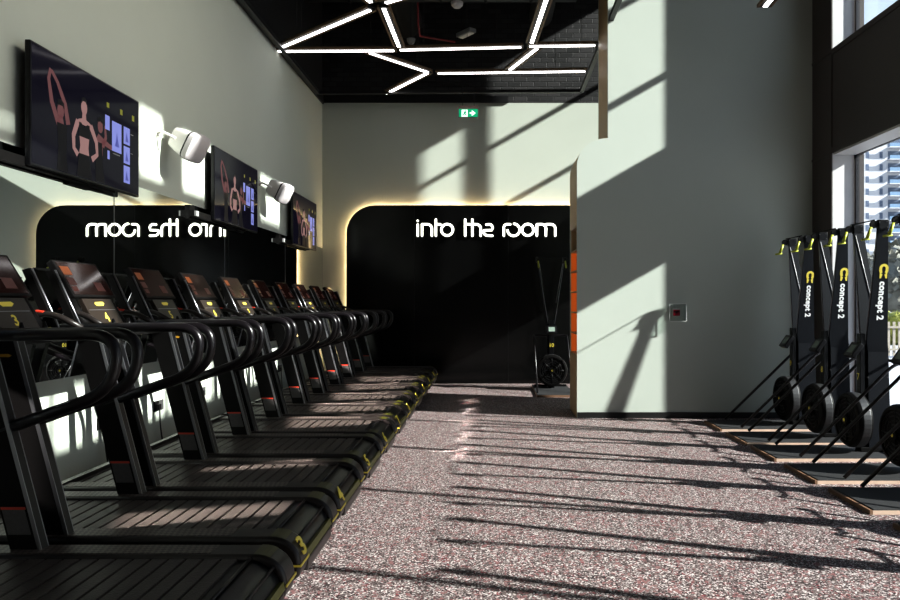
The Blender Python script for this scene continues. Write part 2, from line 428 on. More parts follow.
# --- black feature panel on the back wall with a halo strip and lettering
PX0, PX1, PZ = -2.46, 2.07, 3.10
def rpanel(x0, x1, z0, z1, r, n=10):
    pts = [(x0, z0)]
    for i in range(n+1):
        a = PI - (PI/2)*i/n; pts.append((x0+r+r*math.cos(a), z1-r+r*math.sin(a)))
    for i in range(n+1):
        a = PI/2 - (PI/2)*i/n; pts.append((x1-r+r*math.cos(a), z1-r+r*math.sin(a)))
    pts.append((x1, z0)); return pts
fp = thing('feature_panel', 'large glossy black wall panel with rounded top corners and warm edge glow', 'wall panel', (0, YB, 0))
MB().prism(rpanel(PX0, PX1, 0.0, PZ, 0.5), 'y', -0.09, -0.06).build('board', M_panel, fp)
hp = rpanel(PX0+0.03, PX1-0.03, 0.02, PZ-0.03, 0.47)
MB().tube([(x, -0.03, z) for x, z in hp], 0.012, 6).build('glow_strip', M_halo, fp)
for sx in (-1.28, 0.35):
    MB().bx(sx-0.002, sx+0.002, -0.092, -0.0895, 0, PZ).build('seam', M_base, fp)
def cpt(cx, cy): return (((410+cx/6.0)-488)*0.0175, 1.4+(303-(210+cy/6.0))*0.0175)
LR = 0.0205
def arcp(c, r, a0, a1, n=16):
    return [(c[0]+r*math.cos(math.radians(a0+(a1-a0)*i/n)), c[1]-r*math.sin(math.radians(a0+(a1-a0)*i/n))) for i in range(n+1)]
def stroke(mb, pts):
    P = [cpt(*p) for p in pts]
    mb.tube([(x, 0, z) for x, z in P], LR, 8)
    for x, z in (P[0], P[-1]):
        bmesh.ops.create_uvsphere(mb.bm, u_segments=8, v_segments=6, radius=LR, matrix=Matrix.Translation((x,0,z)))
def arch(x0, x1, y=90, yb=158, r=26):
    return [(x0, y)] + [(x1-r, y)] + arcp((x1-r, y+r), r, 90, 0, 8) + [(x1, yb)]
letters = {
 'letter_i': [[(50,92),(50,158)], [(50,69),(50,70)]],
 'letter_n': [[(76,90),(76,158)], arch(82,134)],
 'letter_t': [[(158,62),(158,158)], [(158,90),(184,90)]],
 'letter_o': [arcp((225,123),34,0,360,28)],
 'letter_t.001': [[(332,62),(332,158)], [(332,90),(360,90)]],
 'letter_h': [[(375,62),(375,158)], arch(375,424)],
 'letter_e': [[(458,92)] + arcp((474,111),21,80,0,8) + [(493,124),(442,127)] + arcp((466,132),25,180,270,8) + [(494,158)]],
 'letter_r': [[(562,158),(562,108)] + arcp((580,108),18,180,90,6) + [(600,90)]],
 'letter_o.001': [arcp((620,123),36,85,-175,26)],
 'letter_o.002': [arcp((704,123),34,0,360,28)],
 'letter_m': [[(758,92),(758,158)], arch(762,812), arch(816,868)],
}
sg = thing('wall_lettering', 'white glowing lower case lettering into the room on the black panel', 'sign', (0, YB-0.115, 2.85))
for nm, sts in letters.items():
    mb = MB()
    for s_ in sts: stroke(mb, s_)
    o = mb.build(nm.split('.')[0], M_letter, sg); o.location = (0, 0, -2.85)

# ------------------------------------------------------------------ ceiling raft and lights
ZR = 4.86
def up(px, py, z=ZR):
    d = 720.0*(z-1.4)/(303.0-py); return Vector(((px-488)*d/720.0, d, z))
rf = thing('ceiling_raft', 'black rectangular frame hanging below the open black ceiling void', 'ceiling frame', (-0.7, 7.0, ZR))
def bar(a, b, w, h, dz=0.0):
    a = Vector(a); b = Vector(b); d = (b-a); n = d.normalized(); side = Vector((-n.y, n.x, 0))
    mb = MB(); rot = Matrix((n, side, Vector((0,0,1)))).transposed()
    mb.box((a+b)/2+Vector((0,0,dz)), (d.length, w, h), rot); return mb
rc = [Vector((-2.80,2.0,ZR)), Vector((-2.80,11.85,ZR)), Vector((1.53,11.75,ZR)), Vector((1.43,2.0,ZR))]
for i in range(4):
    o = bar(rc[i], rc[(i+1) % 4], 0.06, 0.05).build('frame_bar', M_raft, rf); L(o, rf.location)
led = [((278.3,51.7),(394,51),'left half of the long white ceiling light line nearest the exit sign side'),
       ((400,50.4),(521,47.5),'middle length of the long white ceiling light line'),
       ((529.6,46.7),(595,45.8),'right end length of the long white ceiling light line'),
       ((280.8,48),(370,10.4),'white ceiling light line rising from the left end to the upper node'),
       ((383.8,9),(399,47),'short white ceiling light between upper node and the long line'),
       ((385.8,3.3),(440,-13),'white ceiling light running up right from the upper node'),
       ((371,2.5),(352,-12),'white ceiling light running up left from the upper node'),
       ((531.7,43),(553,-20),'steep white ceiling light right of centre above the long line'),
       ((438,73.8),(585,71.7),'white ceiling light line at the rear, parallel to the long line'),
       ((370,53.3),(427.5,72.5),'white ceiling light slanting down right to the rear node'),
       ((427.5,73.3),(385.8,94.2),'white ceiling light slanting down left from the rear node'),
       ((536.7,49),(510,70),'short white ceiling light between long line and rear line'),
       ((765,7),(800,-35),'white ceiling light tip in front of the tall green partition')]
for a, b_, lab in led:
    zz = 4.6 if a[0] == 765 else ZR
    A, B = up(*a, zz), up(*b_, zz)
    t = thing('linear_light', lab, 'ceiling light', (A+B)/2, 'white linear ceiling lights')
    n = (B-A).normalized()
    o = bar(A-n*0.03, B+n*0.03, 0.11, 0.035, 0.025).build('housing', M_ledhs, t); L(o, t.location)
    o = bar(A, B, 0.044, 0.012, 0.002).build('diffuser', M_led, t); L(o, t.location)
    sd_ = Vector((-n.y, n.x, 0))*0.068
    for sg_ in (-1, 1):
        o = bar(A-n*0.03+sd_*sg_, B+n*0.03+sd_*sg_, 0.022, 0.032, 0.022).build('side_board', M_ledside, t); L(o, t.location)
    for q in (0.2, 0.8):
        p = A.lerp(B, q)
        o = MB().tube([p+Vector((0,0,0.08)), Vector((p.x,p.y,ZT))], 0.003, 5).build('suspension_wire', M_duct, t); L(o, t.location)

# services in the void
ds = [('long round black duct running front to back in the ceiling void', [(-1.4,2,6.2),(-1.4,12.3,6.2)], 0.28),
      ('narrow black duct crossing the ceiling void near the back', [(-2.7,10.6,6.0),(1.3,10.6,6.0)], 0.16),
      ('black duct on the right of the ceiling void', [(0.9,2,6.3),(0.9,12.3,6.3)], 0.2)]
for lab, pts, r in ds:
    t = thing('ceiling_duct', lab, 'duct', pts[0], 'black ducts in the ceiling void')
    o = MB().tube(pts, r, 20).build('duct_body', M_duct, t); L(o, t.location)
    mb = MB(); a, c = Vector(pts[0]), Vector(pts[1])
    for q in range(1, 6):
        p = a.lerp(c, q/6); n = (c-a).normalized()*0.02
        mb.tube([p-n, p+n], r+0.012, 20)
    o = mb.build('joint_ring', M_blk, t); L(o, t.location)
pp = [up(418,22,5.6), up(420,36,5.6), up(455,42,5.6)]
tag(MB().tube([pp[0]+Vector((0,0,0.8)), pp[0], pp[1], pp[2]], 0.016, 8).build('sprinkler_pipe', M_pipered), 'thin red sprinkler pipe bent in the black ceiling void', 'pipe')
p = up(457,5,5.5); t = thing('smoke_detector', 'round white smoke detector in the black ceiling void', 'smoke detector', p)
MB().lathe([(0.0,0.0),(0.05,0.0),(0.08,0.03),(0.085,0.07),(0.0,0.07)], Matrix.Translation((0,0,-0.035)), 20).build('detector_body', M_white, t)
MB().tube([(0,0,0.03),(0,0,ZT-p.z)], 0.008, 6).build('drop_rod', M_duct, t)
p = up(466,33,5.5); t = thing('emergency_light', 'white rectangular emergency light tilted in the ceiling void', 'emergency light', p)
rt = Matrix.Rotation(math.radians(-50), 3, 'Z')
MB().box((0,0,0), (0.34,0.13,0.06), rt, 0.012).build('fixture_body', M_greyp, t)
MB().box((0,0,-0.035), (0.28,0.09,0.015), rt).build('lens', M_white, t)
MB().tube([(0,0,0.03),(0,0,ZT-p.z)], 0.006, 6).build('drop_rod', M_duct, t)
p = up(411,41,5.3); t = thing('dome_camera', 'small white dome camera in the black ceiling void', 'camera', p)
MB().lathe([(0,-0.05),(0.04,-0.04),(0.06,0.0),(0.065,0.03),(0.0,0.03)], Matrix(), 20).build('dome', M_greyp, t)
MB().tube([(0,0,0.03),(0,0,ZT-p.z)], 0.006, 6).build('drop_rod', M_duct, t)

# exit sign (hung from the raft)
YE = 11.4
ex = thing('exit_sign', 'green hanging exit sign with running man and right arrow', 'sign', (-0.31, YE, 4.45))
s = 0.0158   # metres per photo pixel at this depth
MB().bx(-0.158,0.158,-0.02,0.02,-0.12,0.07,0.006).build('housing', M_exitb, ex)
MB().bx(-0.15,0.15,-0.026,-0.021,-0.11,0.015).build('green_face', M_green, ex)
arr = [(0.02,-0.062),(0.02,-0.038),(0.062,-0.038),(0.045,-0.012),(0.068,-0.012),(0.115,-0.05),(0.068,-0.088),(0.045,-0.088),(0.062,-0.062)]
MB().prism(arr, 'y', -0.031, -0.0265).build('arrow', M_exitw, ex)
dr = MB().bx(-0.108,-0.012,-0.031,-0.0265,-0.108,0.003).build('door_symbol', M_exitw, ex)
rm = MB()
rm.prism([(-0.052,-0.006),(-0.04,-0.006),(-0.04,-0.02),(-0.052,-0.02)], 'y', -0.035, -0.0315)
rm.prism([(-0.075,-0.03),(-0.04,-0.022),(-0.036,-0.05),(-0.05,-0.062),(-0.03,-0.08),(-0.04,-0.095),(-0.062,-0.07),(-0.085,-0.085),(-0.1,-0.082),(-0.07,-0.055),(-0.066,-0.04),(-0.084,-0.045)], 'y', -0.035, -0.0315)
rm.build('running_figure', M_green, ex)
MB().tube([(-0.09,0,0.06),(-0.09,0,0.40)], 0.004, 6).build('hanger', M_duct, ex)
MB().tube([(0.09,0,0.06),(0.09,0,0.40)], 0.004, 6).build('hanger', M_duct, ex)

# ------------------------------------------------------------------ televisions
def figure(mb_s, mb_d, mb_c, cx, s, pose):
    """flat woman image in panel units: x right 0..1.28, z up 0..0.72"""
    pass
def make_tv(Yn, Yf, label):
    W = Yf-Yn; H = 0.765
    t = thing('television', label, 'television', (-2.81, (Yn+Yf)/2, 2.245), 'televisions above the mirror')
    tilt = 0.035
    # local: y along the wall (far = right as seen), x out of the wall, z up
    MB().box((0,0,H/2), (0.035, W, H), None, 0.006).build('bezel', M_gloss, t)
    MB().box((-0.045,0,H/2), (0.055, W*0.72, H*0.7), None, 0.01).build('rear_housing', M_blk, t)
    X = 0.0185
    MB().bx(X-0.001, X, -W/2+0.012, W/2-0.012, 0.016, H-0.012).build('screen', M_tvback, t)
    k = W/1.28
    def F(u, v): return (-W/2 + u*k, v*H/0.72)       # u,v in 1.28 x .72 picture units
    def flat(name, polys, m, lift=0.0008):
        mb = MB()
        for P in polys:
            mb.bm.faces.new([mb.bm.verts.new((X+lift, *F(u, v))) for u, v in P])
        return mb.build(name, m, t)
    def limb(pts, ws):
        out = []
        Lp, Rp = [], []
        for i, (p, w) in enumerate(zip(pts, ws)):
            a = Vector(pts[max(i-1,0)]); c = Vector(pts[min(i+1,len(pts)-1)]); d = (c-a).normalized(); n = Vector((-d.y, d.x))
            Lp.append(tuple(Vector(p)+n*w/2)); Rp.append(tuple(Vector(p)-n*w/2))
        return [[Lp[i], Lp[i+1], Rp[i+1], Rp[i]] for i in range(len(pts)-1)]
    def ell(c, a, b, n=14): return [(c[0]+a*math.cos(2*PI*i/n), c[1]+b*math.sin(2*PI*i/n)) for i in range(n)]
    # rear left woman, arms raised overhead
    sk2 = limb([(0.27,0.30),(0.20,0.42),(0.17,0.55),(0.19,0.615)], [.045,.04,.03,.025]) + limb([(0.37,0.32),(0.335,0.44),(0.26,0.55),(0.20,0.605)], [.045,.04,.03,.025])
    sk2 += [ell((0.29,0.385),0.035,0.047), [(0.27,0.36),(0.31,0.36),(0.325,0.31),(0.255,0.31)]]
    flat('left_figure_skin', sk2, M_skin2, 0.0008)
    flat('left_figure_shorts', [[(0.25,0.31),(0.355,0.31),(0.35,0.10),(0.37,0.02),(0.25,0.02),(0.265,0.16)]], M_cloth, 0.0012)
    flat('left_figure_hair', [[(0.25,0.40),(0.258,0.45),(0.29,0.46),(0.325,0.44),(0.33,0.40),(0.31,0.42),(0.27,0.42)]], M_cloth, 0.0012)
    # right woman with arm stretched out
    sk3 = [ell((0.74,0.40),0.033,0.045)] + limb([(0.74,0.34),(0.72,0.28),(0.74,0.20)], [.05,.10,.06]) + limb([(0.76,0.31),(0.86,0.29),(0.98,0.28)], [.045,.035,.02]) + limb([(0.77,0.27),(0.81,0.34),(0.80,0.42)], [.04,.032,.02])
    flat('right_figure_skin', sk3, M_skin2, 0.0008)
    flat('right_figure_shorts', [[(0.68,0.29),(0.76,0.29),(0.77,0.12),(0.80,0.02),(0.68,0.02)]], M_cloth, 0.0012)
    flat('right_figure_hair', [[(0.70,0.42),(0.71,0.455),(0.745,0.465),(0.78,0.44),(0.77,0.42),(0.74,0.435)]], M_cloth, 0.0012)
    # centre woman, hands on hips
    sk1 = [ell((0.545,0.475),0.036,0.05), [(0.525,0.44),(0.565,0.44),(0.57,0.40),(0.62,0.385),(0.635,0.36),(0.46,0.36),(0.475,0.385),(0.52,0.40)],
           [(0.49,0.29),(0.605,0.29),(0.595,0.22),(0.605,0.16),(0.485,0.16),(0.50,0.22)]]
    sk1 += limb([(0.475,0.375),(0.425,0.27),(0.43,0.19),(0.475,0.155)], [.045,.04,.034,.04]) + limb([(0.62,0.375),(0.69,0.28),(0.70,0.20),(0.635,0.155)], [.045,.04,.034,.04])
    flat('centre_figure_skin', sk1, M_skin, 0.0016)
    flat('centre_figure_top', [[(0.487,0.37),(0.51,0.37),(0.545,0.345),(0.58,0.37),(0.608,0.37),(0.612,0.28),(0.485,0.28)]], M_cloth, 0.0020)
    flat('centre_figure_shorts', [[(0.483,0.17),(0.607,0.17),(0.635,0.02),(0.46,0.02)]], M_cloth, 0.0020)
    flat('centre_figure_hair', [
                                   [(0.508,0.49),(0.515,0.53),(0.545,0.545),(0.575,0.53),(0.582,0.49),(0.56,0.515),(0.53,0.515)]], M_cloth, 0.0020)
    tl = [[(0.80,0.40),(0.86,0.40),(0.86,0.50),(0.80,0.50)], [(0.89,0.27),(1.02,0.27),(1.02,0.48),(0.89,0.48)], [(0.83,0.20),(0.86,0.20),(0.86,0.26),(0.83,0.26)]]
    tl += [[(1.05,z),(1.14,z),(1.14,z+0.125),(1.05,z+0.125)] for z in (0.355,0.215,0.075)]
    flat('picture_tile', tl, M_tile, 0.0010)
    flat('tile_detail', [[(0.93,0.31),(0.99,0.31),(0.97,0.36),(0.955,0.41),(0.945,0.35)]] + [[(1.075,z),(1.12,z),(1.10,z+0.04),(1.09,z+0.07)] for z in (0.375,0.235,0.095)], M_tiled, 0.0014)
    for u in (0.82,1.0,1.17): flat('yellow_badge', [[(u,0.555-(u-0.8)*0.02),(u+0.035,0.555-(u-0.8)*0.02),(u+0.035,0.59),(u,0.59)]], M_ylw, 0.0010)
    for P_ in ([(0.90,0.250),(1.0,0.250),(1.0,0.256),(0.90,0.256)], [(1.15,0.44),(1.19,0.44),(1.19,0.446),(1.15,0.446)], [(1.15,0.30),(1.18,0.30),(1.18,0.306),(1.15,0.306)]): flat('caption_line', [P_], M_greyp, 0.0010)
    return t
def tv_mount(Yn, Yf, label):
    W = Yf-Yn
    t = thing('wall_bracket', label, 'tv bracket', (-2.858, (Yn+Yf)/2, 2.255), 'black wall brackets under the televisions')
    MB().bx(-0.012, 0.03, -W/2-0.42, W*0.28, -0.02, 0.04).build('rail', M_blk, t)
    MB().bx(-0.042, -0.012, -W/2-0.42, -W/2-0.30, -0.04, 0.09).build('wall_plate', M_blk, t)
    MB().bx(-0.042, -0.012, -W*0.1, W*0.1, -0.04, 0.09).build('wall_plate', M_blk, t)
    MB().bx(0.03, 0.05, -W/2-0.41, -W/2-0.35, -0.015, 0.035).build('end_stop', M_greyp, t)
    return t
def ydep(u, X): return 720.0*X/u
for (u0, u1, lab, lab2) in ((459,350,'large television nearest the camera showing three women in sportswear','black rail bracket below the television nearest the camera'),
                      (274.5,231,'middle television on left wall, between the two white speakers','black rail bracket below the middle television'),
                      (195.5,172,'smallest looking television at far end of left wall','black rail bracket below the farthest television')):
    yn, yf = ydep(u0,2.80), ydep(u1,2.80)
    make_tv(yn, yf, lab); tv_mount(yn, yf, lab2)

# ------------------------------------------------------------------ wall speakers
def speaker(Y, z, label):
    t = thing('wall_speaker', label, 'speaker', (XL, Y, z), 'white wall speakers')
    ax = Vector((0.84,-0.20,-0.47)).normalized(); sd = ax.cross(Vector((0,0,1))).normalized(); upv = sd.cross(ax)
    def ring(o, hw, hh, n=28, e=4.5):
        out = []
        for i in range(n):
            a = 2*PI*i/n; c, s_ = math.cos(a), math.sin(a)
            out.append(o + sd*hw*math.copysign(abs(c)**(2/e), c) + upv*hh*math.copysign(abs(s_)**(2/e), s_))
        return out
    O = Vector((0.10,0.03,0.03))
    MB().loft([ring(O, .055,.06), ring(O+ax*0.02, .085,.09), ring(O+ax*0.10,.105,.108), ring(O+ax*0.21,.122,.124)]).build('cabinet', M_white, t, 40)
    MB().loft([ring(O+ax*0.20, .126,.127), ring(O+ax*0.218, .129,.129)]).build('shadow_gap', M_blk, t, 40)
    MB().loft([ring(O+ax*0.216, .129,.130), ring(O+ax*0.262,.127,.128), ring(O+ax*0.275,.112,.112)]).build('grille', M_grille, t, 40)
    MB().lathe([(0.0,0),(0.035,0),(0.035,0.012),(0,0.012)], frame((0.0,-0.08,0.04),(0,1,0),(0,0,1)), 16).build('wall_plate', M_white, t)
    br = MB().tube(fillet([(0.005,-0.08,0.04),(0.05,-0.135,0.04),(0.17,-0.135,-0.02)], 0.03), 0.012, 8).build('bracket_arm', M_white, t)
    return t
speaker(6.42, 2.86, 'white wall speaker between the nearest and the middle television')
speaker(9.22, 2.88, 'white wall speaker between the middle and the farthest television')

# ------------------------------------------------------------------ sockets with plugs
for i, (Y, z) in enumerate(((5.42,0.50),(6.32,0.50),(7.28,0.50),(8.15,0.49),(9.05,0.49),(10.0,0.49))):
    which = ['nearest','second','third','fourth','fifth','farthest'][i]
    t = thing('wall_socket', 'black double wall socket under the mirror, %s from the camera' % which, 'socket', (XL, Y, z), 'black wall sockets under the mirror')
    MB().bx(0.0,0.012,-0.085,0.0,-0.045,0.045,0.003).build('face_plate', M_blk, t)
    MB().bx(0.0,0.012,0.005,0.09,-0.045,0.045,0.003).build('face_plate', M_metalp, t)
    MB().bx(0.012,0.045,-0.07,-0.02,-0.03,0.02,0.006).build('plug', M_blk, t)
    pts = [(XL+0.04, Y-0.045, z-0.02)] + [tuple(v) for v in bez((XL+0.04,Y-0.045,z-0.05),(XL+0.06,Y-0.09,z-0.22),(XL+0.05,Y+0.06,0.02),8)]
    tag(MB().tube(pts, 0.006, 6).build('power_cord', M_cable), 'thin black cord hanging from the %s wall socket' % which, 'cord', 'power cords along the left wall')

# call point on the pier
t = thing('fire_call_point', 'red fire call point inside a clear raised cover on the green partition', 'call point', (2.29, YP0+0.004, 1.29))
MB().bx(-0.045,0.045,-0.03,0,-0.05,0.05,0.004).build('call_box', M_white, t)
MB().bx(-0.040,0.040,-0.034,-0.030,-0.045,0.03).build('red_plate', mat('call_red',(0.35,0.005,0.02),0.4), t)
MB().prism([(-0.038,0.012),(0.038,0.012),(0.038,0.002),(0.012,-0.004),(0,-0.018),(-0.012,-0.004),(-0.038,0.002)], 'y', -0.037, -0.034).build('black_mark', M_blk, t)
fr = MB()
for (x0,x1,z0,z1) in ((-0.10,0.10,0.09,0.10),(-0.10,0.10,-0.11,-0.10),(-0.10,-0.092,-0.10,0.09),(0.092,0.10,-0.10,0.09)):
    fr.bx(x0,x1,-0.10,0,z0,z1)
fr.build('cover_rim', M_clear, t)
ed = MB()
for (x0,x1,z0,z1) in ((-0.10,0.10,0.097,0.102),(-0.10,0.10,-0.112,-0.107),(-0.103,-0.098,-0.11,0.10),(0.098,0.103,-0.11,0.10)):
    ed.bx(x0,x1,-0.104,-0.098,z0,z1)
ed.build('cover_edge', M_whitep, t)
MB().bx(-0.10,0.10,-0.103,-0.10,-0.11,0.10).build('cover_face', M_clear, t)

# ------------------------------------------------------------------ treadmills
RX = -1.75    # world x of the treadmill origin; local x = world x - RX
def lx(X): return X - RX
def cap_profile(inset=0.0):
    # side shell outline (x, z), local x; rear (towards +x) is rounded
    xr = lx(-0.83)-inset; zt = 0.36-inset
    p = [(lx(-2.50), 0.09), (lx(-2.50), zt-0.03), (lx(-2.47), zt)]
    p += [(xr-0.14, zt)]
    for i in range(1, 9):
        a = PI/2 - (PI/2)*i/8
        p.append((xr-0.14 + 0.14*math.cos(a)**0.9, zt-0.135 + 0.135*math.sin(a)**0.9 if i < 8 else zt-0.135))
    p += [(xr-0.01, 0.185), (xr-0.05, 0.15), (xr-0.16, 0.135), (xr-0.45, 0.12), (xr-0.50, 0.09)]
    return p
def cap_point(q):
    """point and tangent on the rear shoulder, q 0..1"""
    xr = lx(-0.83); zt = 0.36; a = PI/2 - (PI/2)*q
    return Vector((xr-0.14+0.14*math.cos(a)**0.9, 0, zt-0.135+0.135*math.sin(a)**0.9))

def make_treadmill(num, full=True):
    t = thing('treadmill', '', 'treadmill', (0,0,0))
    W = 0.40; SR = 0.145
    # side shells
    for s_ in (-1, 1):
        y0, y1 = (s_*W, s_*(W-SR))
        sh = MB().prism(cap_profile(), 'y', min(y0,y1), max(y0,y1))
        o = sh.build('side_rail', M_rail, t, 50)
        bv = o.modifiers.new('b', 'BEVEL'); bv.width = 0.018; bv.segments = 3; bv.limit_method = 'ANGLE'; bv.angle_limit = math.radians(60)
        MB().bx(lx(-2.44), lx(-1.15), min(y0,y1)+0.022, max(y0,y1)-0.02, 0.3602, 0.3625).build('grip_surface', M_grip, t)
        # olive shoulder band
        mb = MB(); ya, yb = min(y0,y1)+0.012, max(y0,y1)-0.012
        P = [cap_point(q) for q in (0.0,0.1,0.2,0.3)]
        N = [Vector((0,0,1)), Vector((0.15,0,0.98)), Vector((0.3,0,0.95)), Vector((0.45,0,0.9))]
        for a, c, na, nc in zip(P, P[1:], N, N[1:]):
            mb.quad([(a.x+na.x*.002,ya,a.z+na.z*.002),(c.x+nc.x*.002,ya,c.z+nc.z*.002),(c.x+nc.x*.002,yb,c.z+nc.z*.002),(a.x+na.x*.002,yb,a.z+na.z*.002)])
        mb.build('shoulder_band', M_olive, t)
        # yellow line wrapping the rear corner
        xr = lx(-0.83)
        mb = MB().bx(xr-0.20, xr+0.001, s_*(W+0.0015)-0.0015, s_*(W+0.0015)+0.0015, 0.230, 0.239)
        mb.bx(xr-0.002, xr+0.003, min(y0,y1)-0.001, max(y0,y1), 0.229, 0.239)
        mb.build('yellow_line', M_yel, t)
    # number on near rear cap
    a = cap_point(0.80); c = cap_point(0.55)
    upv = (c-a).normalized()
    nrm = Vector((0,1,0)).cross(upv)
    mid = cap_point(0.66) + nrm*0.006
    text_mesh('number', str(num), 0.115, frame((mid.x, -(W-SR/2), mid.z), (0,1,0), upv) @ Matrix.Diagonal((1.35,1.0,1,1)), M_yel, t, 0.003, 0.002)
    # belt of transverse slats
    mb = MB(); x = lx(-2.46)
    while x < lx(-1.09):
        mb.bx(x, x+0.062, -(W-SR)+0.004, (W-SR)-0.004, 0.325, 0.348, 0.004); x += 0.072
    mb.build('belt', M_slat, t)
    # rear roller cover, curved, two panels and lime strip
    prof = [(p[0], p[1]) for p in cap_profile(0.022)]
    mb = MB(); ip = [(xr_, z_) for xr_, z_ in prof if xr_ > lx(-1.08)]
    base = [(lx(-1.065), 0.12), (lx(-1.065), 0.338)] + [q for q in ip if q[0] > lx(-1.06)]
    mb.prism(base, 'y', -(W-SR)+0.001, (W-SR)-0.001)
    mb.build('roller_cover', M_gloss, t, 40)
    for q in (0.02, 0.5):
        p0 = cap_point(q)-Vector((0.015,0,0.012)); 
        MB().tube([(p0.x, -(W-SR)+0.004, p0.z), (p0.x, (W-SR)-0.004, p0.z)], 0.007, 6).build('cover_rib', M_rail, t)
    MB().box((lx(-0.83)-0.022, 0, 0.235), (0.03, 2*(W-SR)-0.01, 0.034), Matrix.Rotation(math.radians(-12),3,'Y')).build('lime_strip', M_lime, t)
    MB().box((lx(-0.83)-0.03, 0, 0.185), (0.05, 2*(W-SR)-0.01, 0.055), None, 0.01).build('rear_bumper', M_rail, t)
    # under body and feet
    MB().bx(lx(-2.45), lx(-1.30), -0.33, 0.33, 0.05, 0.31).build('chassis', M_blk, t)
    for xx in (-2.3, -1.4):
        for s_ in (-1, 1):
            MB().lathe([(0.03,0.0),(0.035,0.012),(0.02,0.02),(0.02,0.06)], Matrix.Translation((lx(xx), s_*0.28, 0)), 12).build('foot', M_blk, t)
    # front hood
    MB().prism([(lx(-2.50),0.06),(lx(-2.55),0.10),(lx(-2.55),0.33),(lx(-2.46),0.372),(lx(-2.42),0.372),(lx(-2.42),0.06)], 'y', -0.395, 0.395).build('front_cover', M_rail, t)
    RY = 0.345
    for s_ in (-1, 1):
        # leaning upright
        up_ = MB().prism([(lx(-2.01),0.355),(lx(-1.895),0.355),(lx(-2.125),1.23),(lx(-2.24),1.23)], 'y', s_*RY-0.024, s_*RY+0.024)
        u = up_.build('upright', M_blk, t)
        MB().prism([(lx(-1.893),0.355),(lx(-1.876),0.355),(lx(-2.106),1.23),(lx(-2.123),1.23)], 'y', s_*RY-0.026, s_*RY-0.021).build('metal_edge', M_alu, u)
        MB().prism([(lx(-1.893),0.355),(lx(-1.876),0.355),(lx(-2.106),1.23),(lx(-2.123),1.23)], 'y', s_*RY+0.021, s_*RY+0.026).build('metal_edge', M_alu, u)
        MB().prism([(lx(-1.895),0.355),(lx(-1.876),0.355),(lx(-2.106),1.23),(lx(-2.125),1.23)], 'y', s_*RY-0.020, s_*RY+0.020).build('edge_channel', M_gloss, u)
        def q(x_, z_): return (lx(x_-(z_-0.355)*0.263), z_)
        for side in (-1, 1):
            yy = s_*RY + side*0.0252
            if side != s_:
             mb = MB().prism([q(-2.0,0.425),q(-1.905,0.425),q(-1.905,0.53),q(-2.0,0.53)], 'y', yy-0.001, yy+0.001); mb.build('warning_label', M_lblgr, u)
             mb = MB().prism([q(-2.003,0.53),q(-1.90,0.53),q(-1.90,0.541),q(-2.003,0.541)], 'y', yy-0.0012, yy+0.0012); mb.build('red_label_band', M_red, u)
            zc = 1.165
            if side == s_:
             mb = MB().prism([q(-1.975,zc-.006),q(-1.93,zc-.007),q(-1.918,zc),q(-1.93,zc+.007),q(-1.975,zc+.006),q(-1.983,zc)], 'y', yy-0.0012, yy+0.0012); mb.build('logo_badge', M_badge, u)
        # upper blade carrying the console
        MB().prism([(lx(-2.36),1.20),(lx(-2.31),1.20),(lx(-2.485),1.59),(lx(-2.525),1.58)], 'y', s_*(RY-0.02)-0.016, s_*(RY-0.02)+0.016).build('console_arm', M_alu if False else M_blk, t)
        MB().tube([(lx(-2.305),s_*(RY-0.02),1.21),(lx(-2.480),s_*(RY-0.02),1.588)], 0.006, 6).build('arm_edge', M_alu, t)
        # handrail loop
        pts = fillet([(lx(-2.42),s_*RY,1.26),(lx(-1.565),s_*RY,1.268),(lx(-1.595),s_*RY,1.025),(lx(-2.09),s_*RY,0.85)], 0.135, 9)
        MB().tube(pts, 0.0255, 14).build('handrail', M_tube, t)
        # curved grip with red sensor
        g = MB().tube(fillet([(lx(-2.50),s_*(RY-0.05),1.26),(lx(-2.43),s_*(RY-0.05),1.345),(lx(-2.33),s_*(RY-0.045),1.335),(lx(-2.20),s_*(RY-0.03),1.262)], 0.05), 0.017, 10).build('grip', M_rail, t)
        MB().box((lx(-2.415),s_*(RY-0.05),1.354), (0.045,0.026,0.012), Matrix.Rotation(0.15,3,'Y'), 0.003).build('red_button', M_red, g)
    # cross members
    MB().bx(lx(-2.36), lx(-2.16), -RY+0.02, RY-0.02, 1.205, 1.245, 0.006).build('crossbar', M_blk, t)
    # console: plane direction from bottom to top
    top = Vector((lx(-2.555),0,1.655)); bot = Vector((lx(-2.42),0,1.437)); upc = (top-bot).normalized(); nr = Vector((0,1,0)).cross(upc)
    if nr.x < 0: nr = -nr
    R3 = Matrix((Vector((0,1,0)), upc, nr)).transposed()
    Hs = (top-bot).length; ce = (top+bot)/2
    scr = MB().box(ce-nr*0.02, (0.475, Hs, 0.04), R3, 0.006).build('screen_housing', M_blk, t)
    def on(u, v, lift=0.0): return ce + Vector((0,u,0)) + upc*v + nr*lift
    def rect(name, u0, u1, v0, v1, m, lift, par):
        return MB().quad([on(u0,v0,lift),on(u1,v0,lift),on(u1,v1,lift),on(u0,v1,lift)]).build(name, m, par)
    rect('display', -0.218,0.218,-Hs/2+0.016,Hs/2-0.012, M_screenoff, 0.001, scr)
    rect('app_icon', -0.205,-0.115,0.025,0.085, M_icon, 0.002, scr)
    for u0,u1,v0,v1 in ((-0.205,-0.13,-0.045,0.005),(0.06,0.15,-0.085,-0.02),(-0.205,-0.15,-0.09,-0.055)):
        rect('menu_tile', u0,u1,v0,v1, M_icond, 0.002, scr)
    # keypad plate below the screen
    kb = Vector((lx(-2.325),0,1.265)); kt = Vector((lx(-2.415),0,1.43)); uk = (kt-kb).normalized(); nk = Vector((0,1,0)).cross(uk)
    if nk.x < 0: nk = -nk
